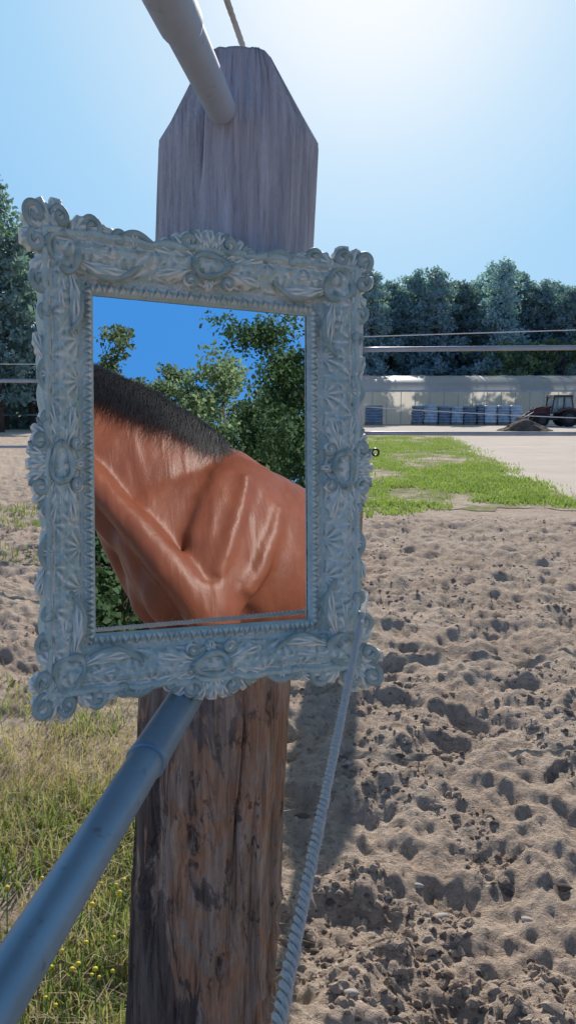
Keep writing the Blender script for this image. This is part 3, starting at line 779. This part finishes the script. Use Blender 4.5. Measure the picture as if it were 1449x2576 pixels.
for i in range(12000):
    t = random.uniform(.12, .97); c, rl, rv, T, l, v = neck_at(t)
    side = 1 if random.random() < .85 else -1
    clump = math.sin(t*95)*.5+math.sin(t*41+1)*.5
    ph0 = random.uniform(-.25, .15); ln = random.uniform(.30, 1.05)*(.34+.66*min(1, t*2.0))*(1+.18*clump)*(1-.35*sst(.45, .75, t)); jit = random.gauss(0, .025); sl = random.gauss(-.05, .06)+.05*clump
    w = random.uniform(.0007, .0020); b = len(mv); lift = random.uniform(1.0, 1.09); dr = random.uniform(.0, .08); cv = random.gauss(0, .022)
    for k in range(6):
        q = k/5; ph = ph0+(ln)*q
        p = c+l*(side*math.sin(ph)*rl*(1.10+.16*lift-.03))+v*(math.cos(ph)*rv*1.02*(lift if q < .5 else 1.02)-(dr*q*q))+T*(jit+sl*q+cv*math.sin(q*3))
        ww = w*(1-q*.85); mv += [p-T*ww, p+T*ww]
        if k: a = b+2*k; mf.append((a-2, a-1, a+1, a))
mk('mane', mv, mf, MANE, HT)
g = G(); g.tube([(-1.48, 0, 1.26), (-1.58, 0, 1.16), (-1.62, 0, .9), (-1.60, 0, .45)], [.04, .06, .07, .02], 12); g.build('tail', MANE, HT)
for s in (-1, 1):
    g = G(); g.ball((.72+s*.075, .80, 1.95), .018, 12, 8); g.build('eye', BLACKPL, HT)
    g = G(); g.tube([(.25, s*.19, .07), (.27, s*.19, .0)], [.055, .07], 16, (1, 0, 0)); g.build('hoof', BLACKPL, HT)
    g = G(); g.tube([(-1.26, s*.18, .07), (-1.24, s*.18, .0)], [.055, .07], 16, (1, 0, 0)); g.build('hoof', BLACKPL, HT)

# ------------------------------------------------------------------ trees
def quads(C, size, flat=0.0):
    n = len(C); a = RNG.normal(size=(n, 3)); a /= np.linalg.norm(a, axis=1)[:, None]
    b = RNG.normal(size=(n, 3)); b -= (a*b).sum(1)[:, None]*a; b /= np.linalg.norm(b, axis=1)[:, None]
    s = size*RNG.uniform(.55, 1.25, (n, 1))
    V = np.stack([C-a*s-b*s*.45, C+a*s*.2-b*s*.6, C+a*s, C+a*s*.1+b*s*.6], 1).reshape(-1, 3)
    F = np.arange(n*4).reshape(-1, 4); return V, F
def clumps(cs, per, rad, size):
    C = np.repeat(np.array(cs), per, 0); d = RNG.normal(size=C.shape); d /= np.linalg.norm(d, axis=1)[:, None]
    C = C+d*(RNG.uniform(0, 1, (len(C), 1))**.5)*np.array(rad); return quads(C, size)
def pine(mat, h=15, z0=4.0, wide=3.0, nl=60, per=16, size=.30, rnd=2.2):
    t = thing('pine_tree', '', 'tree'); g = G()
    g.tube([(0, 0, -.2), (.05, 0, h*.35), (-.08, .05, h*.7), (0, 0, h*.93)], [.24, .19, .12, .03], 8)
    cs = []; off = random.uniform(0, 6)
    for i in range(nl):
        f = (i/nl)**.85; z = z0+(h-.6-z0)*f; a = i*2.4+random.uniform(-.5, .5)
        ln = wide*(1-f**rnd*.8)*random.uniform(.35, 1.15)*(1+.32*math.sin(a*2+off+f*5))+.30
        up = random.uniform(-.05, .40)
        g.tube([(0, 0, z-.3), (math.cos(a)*ln*.9, math.sin(a)*ln*.9, z+up*ln*.4)], [.05, .015], 4)
        k = max(2, int(ln*2.3))
        for j in range(k):
            q = (.30+.70*(j+.6)/k); cs.append((math.cos(a)*ln*q+random.gauss(0, .25), math.sin(a)*ln*q+random.gauss(0, .25), z+up*ln*q*.4+random.gauss(0, .2)))
    cs.append((.2, 0, h-.3)); cs.append((-.2, .1, h-.5))
    g.build('trunk', BARK, t)
    V, F = clumps(cs, per, (.62, .62, .44), size); mk('crown', V, F, mat, t, False); return t
protos = [pine(PINE_HAZED, 15, 3.2, 2.5, 74, 27, .19, 3.2), pine(PINE_HAZED, 15, 5.0, 2.9, 62, 27, .19, 3.6), pine(PINE_HAZED, 15, 2.5, 2.3, 80, 27, .19, 2.6)]
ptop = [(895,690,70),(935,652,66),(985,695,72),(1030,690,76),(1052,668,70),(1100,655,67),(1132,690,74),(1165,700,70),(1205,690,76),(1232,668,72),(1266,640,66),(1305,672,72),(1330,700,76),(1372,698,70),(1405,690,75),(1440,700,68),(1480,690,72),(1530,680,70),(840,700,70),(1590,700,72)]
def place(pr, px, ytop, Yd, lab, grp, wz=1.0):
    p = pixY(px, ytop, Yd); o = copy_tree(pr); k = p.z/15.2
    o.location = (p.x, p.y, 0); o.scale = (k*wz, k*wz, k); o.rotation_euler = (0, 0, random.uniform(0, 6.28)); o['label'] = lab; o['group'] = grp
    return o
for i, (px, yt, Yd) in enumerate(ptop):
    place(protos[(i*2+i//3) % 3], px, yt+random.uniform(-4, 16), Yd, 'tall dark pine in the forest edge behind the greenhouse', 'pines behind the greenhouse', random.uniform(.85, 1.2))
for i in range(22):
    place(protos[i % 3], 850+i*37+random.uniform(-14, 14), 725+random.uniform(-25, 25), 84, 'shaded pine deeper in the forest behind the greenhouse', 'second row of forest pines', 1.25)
near_p = pine(PINE, 15, 1.5, 3.2, 90, 30, .18, 2.6)
for px, yt, Yd, lab in ((-30, 415, 36, 'tall dark tree at the left edge, cut by the picture edge'), (62, 555, 40, 'lower dark tree just left of the mirror'), (150, 610, 42, 'dark tree hidden behind the left of the mirror frame'), (-130, 480, 38, 'dark tree just outside the left edge')):
    o = place(near_p, px, yt, Yd, lab, 'dark trees left of the mirror', 1.0); del o['group']
for pr in protos+[near_p]:
    for ch in list(pr.children): bpy.data.objects.remove(ch)
    bpy.data.objects.remove(pr)
def band(x0, x1, y0, y1, z1, n, size, mat, lab):
    x = RNG.uniform(x0, x1, n); y = RNG.uniform(y0, y1, n); z = RNG.uniform(0, 1, n)**1.1*z1*(.75+.35*fbm(x/2.5, y*0, 9, 2))
    V, F = quads(np.stack([x, y, z], 1), size); return tag(mk('undergrowth', V, F, mat, None, False), lab, 'undergrowth', kind='stuff')
band(0, 48, 72, 80, 7.5, 16000, .42, PINE_HAZED, 'dark undergrowth and low branches behind the greenhouse')
band(-26, -5, 41, 44, 3.6, 9000, .25, PINE, 'dark shrubs under the trees at the left edge')
for k, (px, top) in enumerate(((1330, 868), (1420, 862), (1290, 880))):
    p = pixY(px, top, 62); cs = [(random.gauss(0, 1.3), random.gauss(0, .6), p.z-abs(random.gauss(0, 1.1))) for _ in range(40)]
    t = thing('shrub', ('olive green shrub between greenhouse roof and forest, left one', 'olive green shrub above the tractor at the forest edge', 'small olive green shrub at the foot of the pines')[k], 'shrub', (p.x, p.y, 0))
    V, F = clumps(cs, 18, (.5, .5, .4), .2); mk('crown', V, F, BUSHM, t, False)
    g = G(); g.tube([(0, 0, -.1), (0, 0, p.z-.8)], [.12, .05], 6); g.build('trunk', BARK, t)
def leafy(name, lab, cat, px, py, d, rx, mat, bottom=.3, n=260, per=40, size=.10, crad=.42, extra=()):
    top = virt(px, py, d); h = top.z; t = thing(name, lab, cat, (top.x, top.y, 0)); cs = []
    zc = h*(.5+bottom*.5); rz = h*(1-bottom)/2
    while len(cs) < n:
        v = RNG.normal(size=3); v /= np.linalg.norm(v)
        r = RNG.uniform(.35, 1)**.5; lump = 1+.25*math.sin(v[0]*5+px)+.2*math.sin(v[2]*7+v[1]*4)
        cs.append((v[0]*rx*r*lump, v[1]*rx*r*lump, zc+v[2]*rz*min(1.0, r*lump)))
    cs += [tuple(e) for e in extra]
    V, F = clumps(cs, per, (crad, crad, crad*.75), size); mk('crown', V, F, mat, t, False)
    g = G(); g.tube([(0, 0, -.1), (.1, 0, h*.4), (0, .1, h*.8)], [.05*h**.5+.06, .1, .03], 8)
    for k in range(7):
        a = k*1.9; g.tube([(.05, 0, h*(.3+.06*k)), (math.cos(a)*rx*.7, math.sin(a)*rx*.7, h*(.45+.06*k))], [.06, .02], 5)
    g.build('trunk', BARK, t); return t
o = virt(760, 800, 15)
tp = virt(600, 848, 15); ex = [(tp.x-o.x+random.gauss(0, .22), tp.y-o.y+random.gauss(0, .22), tp.z+random.gauss(0, .12)) for _ in range(9)]
tp = virt(650, 870, 15); ex += [(tp.x-o.x+random.gauss(0, .25), tp.y-o.y+random.gauss(0, .25), tp.z+random.gauss(0, .25)) for _ in range(14)]
leafy('oak_tree', 'dense dark oak at the right side of the mirror reflection', 'tree', 785, 778, 15, 1.0, OAK, .05, 300, 80, .052, .36, ex)
leafy('pine_tree', 'light green tree in the middle of the mirror reflection', 'tree', 545, 880, 24, 1.4, BUSHM, .05, 240, 60, .085, .42)
leafy('pine_tree', 'low light green tree left of the oak in the reflection', 'tree', 450, 935, 26, 1.0, BUSHM, .05, 150, 60, .085, .4)
leafy('pine_tree', 'light green tree at the left of the mirror reflection', 'tree', 290, 836, 24, 1.1, BUSHM, .05, 180, 60, .085, .42)
leafy('pine_tree', 'slim light green tree tip between the two reflected tree groups', 'tree', 405, 900, 25, .35, BUSHM, .05, 70, 50, .08, .3)
leafy('pine_tree', 'mid green tree behind the horse in the reflection', 'tree', 660, 950, 20, 1.1, OAK, .05, 220, 60, .07, .42)
leafy('shrub', 'dark leafy shrub below the horse neck in the reflection', 'shrub', 270, 1262, 8, .75, OAK, .0, 160, 60, .045, .2)
leafy('shrub', 'dark shrub at the right end of the reflected hedge', 'shrub', 190, 1290, 8.4, .7, OAK, .0, 140, 60, .045, .2)
leafy('shrub', 'dark shrub at the far left of the reflected hedge', 'shrub', 370, 1280, 9, .8, OAK, .0, 140, 60, .045, .2)

# ------------------------------------------------------------------ greenhouse
gm = M('polythene_sheet', .5, .3); f = gm.noise(gm.vec((.7, .7, .25)), 1.2, 4); c = gm.ramp(f, [(.3, (.84, .77, .62)), (.7, (.95, .89, .76))])
gm.col(c); gm.translucent(c, .8)
rm = M('roof_polythene', .35, .4); f = rm.noise(rm.vec(), .8, 4); c = rm.ramp(f, [(.3, (.86, .83, .77)), (.7, (.94, .92, .88))]); rm.col(c); rm.translucent(c, .6, .45)
STEEL = simple('dull_steel', (.50, .49, .46), .2, 3, .5, .4, .1)
gx0, gx1, gy0, gy1, wh, ah = -2.0, 34.0, 52.0, 60.0, 2.15, 3.35
gb = Vector((16, 52, 0)); GH = thing('greenhouse', 'long low greenhouse tunnel of translucent white plastic across the yard', 'greenhouse', gb)
g = G(); g.add([(gx0, gy0, 0), (gx1, gy0, 0), (gx1, gy0, wh), (gx0, gy0, wh)], [(0, 1, 2, 3)]); g.build('side_wall', gm.m, GH, False, gb)
g = G(); g.add([(gx0, gy1, 0), (gx1, gy1, 0), (gx1, gy1, wh), (gx0, gy1, wh)], [(3, 2, 1, 0)]); g.build('side_wall', rm.m, GH, False, gb)
def arch(t, b=0):
    a = PI*t; return gy0+(gy1-gy0)*(1-math.cos(a))/2, wh+(ah-wh+b)*math.sin(a)
g = G(); nx = 140
for i in range(nx+1):
    x = gx0+(gx1-gx0)*i/nx; bl = -.015*abs(math.sin(PI*(x-gx0)/1.9))**.7
    for k in range(17):
        y, z = arch(k/16, bl); g.V.append((x, y, z))
g.F = [(i*17+k, (i+1)*17+k, (i+1)*17+k+1, i*17+k+1) for i in range(nx) for k in range(16)]
g.build('roof', rm.m, GH, True, gb)
for x in (gx0, gx1):
    g = G(); g.add([(x, gy0, 0)]+[(x, *arch(k/16)) for k in range(17)]+[(x, gy1, 0)], [tuple(range(19))]); g.build('end_wall', gm.m, GH, False, gb)
x = gx0; i = 0
while x <= gx1:
    g = G(); g.box((x-.02, gy0-.06, 0), (x+.02, gy0-.004, wh)); g.build('wall_post', STEEL, GH, False, gb)
    if i % 4 == 0:
        g = G(); g.tube([(x, arch(k/16)[0], arch(k/16)[1]+.02) for k in range(17)], .022, 6); g.build('roof_hoop', STEEL, GH, True, gb)
    x += .95; i += 1
g = G(); g.box((gx0, gy0-.16, wh-.02), (gx1, gy0-.07, wh+.09)); g.build('gutter', FARPIPE, GH, False, gb)

# ------------------------------------------------------------------ pallet stacks
BAG1 = simple('grey_bag_plastic', (.45, .52, .58), .3, 3, .35, .5); BAG2 = simple('dark_bag_plastic', (.21, .26, .33), .3, 3, .35, .5); BAG3 = simple('white_bag_plastic', (.65, .69, .73), .2, 3, .35, .5)
PALW = simple('pallet_wood', (.30, .22, .14), .3, 5)
def stack(px0, px1, ytop, mat, lab):
    Yd = 50.2; a = pixY(px0, ytop, Yd); b = pixY(px1, ytop, Yd); w = b.x-a.x-.05; h = a.z
    t = thing('pallet_stack', lab, 'stack of bags', ((a.x+b.x)/2, Yd, 0)); g = G()
    for k in range(3): g.box((-w/2, -.45+k*.42, 0), (w/2, -.36+k*.42, .10))
    g.box((-w/2, -.45, .102), (w/2, .5, .13)); g.build('pallet', PALW, t, False)
    nl = max(4, int((h-.13)/.17)); lh = (h-.13)/nl
    for k in range(nl):
        g = G(); j = random.uniform(-.03, .03); z = .13+k*lh
        prof = [(0, .0), (.04, .25), (.05, .5), (.04, .75), (0, 1)]
        V = []
        for e_, f_ in prof:
            ww = w/2-.05+e_; dd = .42+e_
            V += [(-ww+j, -dd, z+f_*lh), (j, -dd-.02, z+f_*lh), (ww+j, -dd, z+f_*lh), (ww+j, dd, z+f_*lh), (-ww+j, dd, z+f_*lh)]
        n = 5; Fq = [(i*n+q, i*n+(q+1) % n, (i+1)*n+(q+1) % n, (i+1)*n+q) for i in range(4) for q in range(n)]+[tuple(range(20, 25)), (4, 3, 2, 1, 0)]
        g.add(V, Fq); g.build('bag_layer', mat, t, True)
stacks = [(918,962,1020,BAG2,'dark blue pallet stack of bags at the left end, beside the mirror frame'),(1036,1062,1020,BAG2,'dark narrow pallet stack left of the pale stacks'),
 (1063,1098,1017,BAG1,'tallest grey pallet stack, second in the main row'),(1100,1130,1022,BAG2,'slate grey pallet stack, third in the main row'),(1131,1162,1022,BAG1,'grey pallet stack, fourth in the main row'),
 (1163,1194,1022,BAG2,'slate pallet stack, fifth in the main row'),(1197,1214,1018,BAG2,'thin dark pallet stack in the middle of the main row'),(1215,1246,1020,BAG3,'white wrapped pallet stack left of the manure pile'),
 (1248,1278,1020,BAG1,'grey pallet stack behind the left of the manure pile'),(1280,1310,1020,BAG3,'white wrapped pallet stack nearest the tractor')]
for s_ in stacks: stack(*s_)

# ------------------------------------------------------------------ manure pile
p0 = pixY(1245, 1084, 38); p1 = pixY(1390, 1084, 38); c_ = (p0+p1)/2; hw = (p1.x-p0.x)/2
nn = 60; gx = np.linspace(-1.15, 1.15, nn); Xg, Yg = np.meshgrid(gx, gx)
rad = np.hypot(Xg, Yg)*(1+.25*fbm(Xg*2, Yg*2, 3, 2)); Zg = .60*np.maximum(1-rad, -.08)
Zg = Zg+.10*fbm(Xg*5, Yg*5, 5, 4)*(rad < 1)
V = np.stack([Xg.ravel()*hw, Yg.ravel()*hw*.8, Zg.ravel()], 1)
F = [(i*nn+k, i*nn+k+1, (i+1)*nn+k+1, (i+1)*nn+k) for i in range(nn-1) for k in range(nn-1)]
o = mk('manure_pile', V, F, MANURE); o.location = (c_.x, 38, 0); tag(o, 'low brown manure pile in the yard in front of the tractor', 'pile')

# ------------------------------------------------------------------ tractor (bonnet to the left)
RED = simple('red_machine_paint', (.115, .042, .044), .25, 4, .5, .35); DARK = simple('dark_machine_metal', (.045, .048, .054), .3, 6, .5, .4); TYRE = simple('tyre_rubber', (.025, .025, .028), .3, 12, .85, .2)
gl = M('cab_glass', .05, .5); gl.col((.30, .42, .46)); gl.translucent((.5, .64, .68), .4, .35)
a = pixY(1322, 1070, 46); TR = thing('tractor', 'dark red tractor with a glazed cab and front loader parked in the yard', 'tractor', (a.x, 46, 0))
g = G(); g.prism([(.35, .55), (.35, 1.0), (.45, 1.12), (1.25, 1.22), (1.3, .55)], -.34, .34); g.build('bonnet', RED, TR, False)
g = G(); g.prism([(.30, .5), (.30, .98), (.36, .98), (.36, .5)], -.36, .36); g.build('grille', DARK, TR, False)
g = G(); g.prism([(.3, .35), (.3, .6), (3.0, .66), (3.0, .4)], -.30, .30); g.build('chassis', DARK, TR, False)
g = G()
for y in (-.62, .62):
    for (x0, z0, x1, z1) in ((1.25, .75, 1.42, 1.72), (1.95, .75, 2.0, 1.74), (2.55, .95, 2.42, 1.72)):
        g.tube([(x0, y, z0), (x1, y*.93, z1)], .045, 6)
    g.tube([(1.25, y, .78), (2.55, y, .95)], .045, 6)
g.build('cab_frame', DARK, TR, False)
g = G(); g.prism([(1.30, 1.70), (1.38, 1.84), (2.40, 1.84), (2.52, 1.70)], -.68, .68); g.build('cab_roof', DARK, TR, False)
g = G(); g.prism([(1.29, .80), (1.43, 1.71), (2.40, 1.71), (2.52, .96)], -.56, .56); g.build('cab_glass', gl.m, TR, False)
for s in (-1, 1):
    g = G(); g.prism([(1.55, .75), (1.75, 1.02), (2.25, 1.14), (2.8, 1.02), (3.0, .7), (2.8, .7), (2.6, .90), (2.2, 1.0), (1.85, .92)], s*.62-.16, s*.62+.16); g.build('fender', RED, TR, False)
def wheel(x, y, r, w):
    g = G(); n = 36; pr = [(.55, -.45), (.9, -.5), (1, -.4), (1, .4), (.9, .5), (.55, .45)]
    for q in range(n):
        al = 2*PI*q/n; tr = 1.03 if q % 2 else .97
        for f_, e_ in pr: g.V.append((x+math.cos(al)*r*f_*(tr if f_ > .95 else 1), y+e_*w, r+math.sin(al)*r*f_*(tr if f_ > .95 else 1)))
    m6 = 6; g.F = [(q*m6+k, q*m6+k+1, ((q+1) % n)*m6+k+1, ((q+1) % n)*m6+k) for q in range(n) for k in range(5)]
    wo = g.build('wheel', TYRE, TR, False)
    g = G(); g.tube([(x, y-w*.3, r), (x, y+w*.3, r)], r*.56, 20, (0, 0, 1)); g.tube([(x, y-w*.42, r), (x, y+w*.42, r)], r*.2, 12, (0, 0, 1)); g.build('rim', DARK, wo, False)
for s in (-1, 1): wheel(2.3, s*.66, .50, .34); wheel(.75, s*.60, .38, .26)
g = G()
for s in (-1, 1): g.tube([(1.3, s*.45, 1.15), (.6, s*.46, 1.0), (-.15, s*.46, .55), (-.3, s*.46, .25)], .06, 6)
g.build('loader_arm', RED, TR, False)
g = G(); g.prism([(-.25, .1), (-.25, .55), (-.38, .55), (-.50, .15), (-.85, .05), (-.85, .02), (-.3, .02)], -.75, .75); g.build('loader_bucket', DARK, TR, False)
g = G(); g.tube([(1.1, -.2, 1.15), (1.1, -.2, 1.75)], .035, 8); g.build('exhaust_pipe', DARK, TR)
for s in (-1, 1):
    g = G(); g.tube([(.335, s*.2, .85), (.35, s*.2, .85)], .07, 10, (0, 0, 1)); g.build('headlight', BAG3, TR)
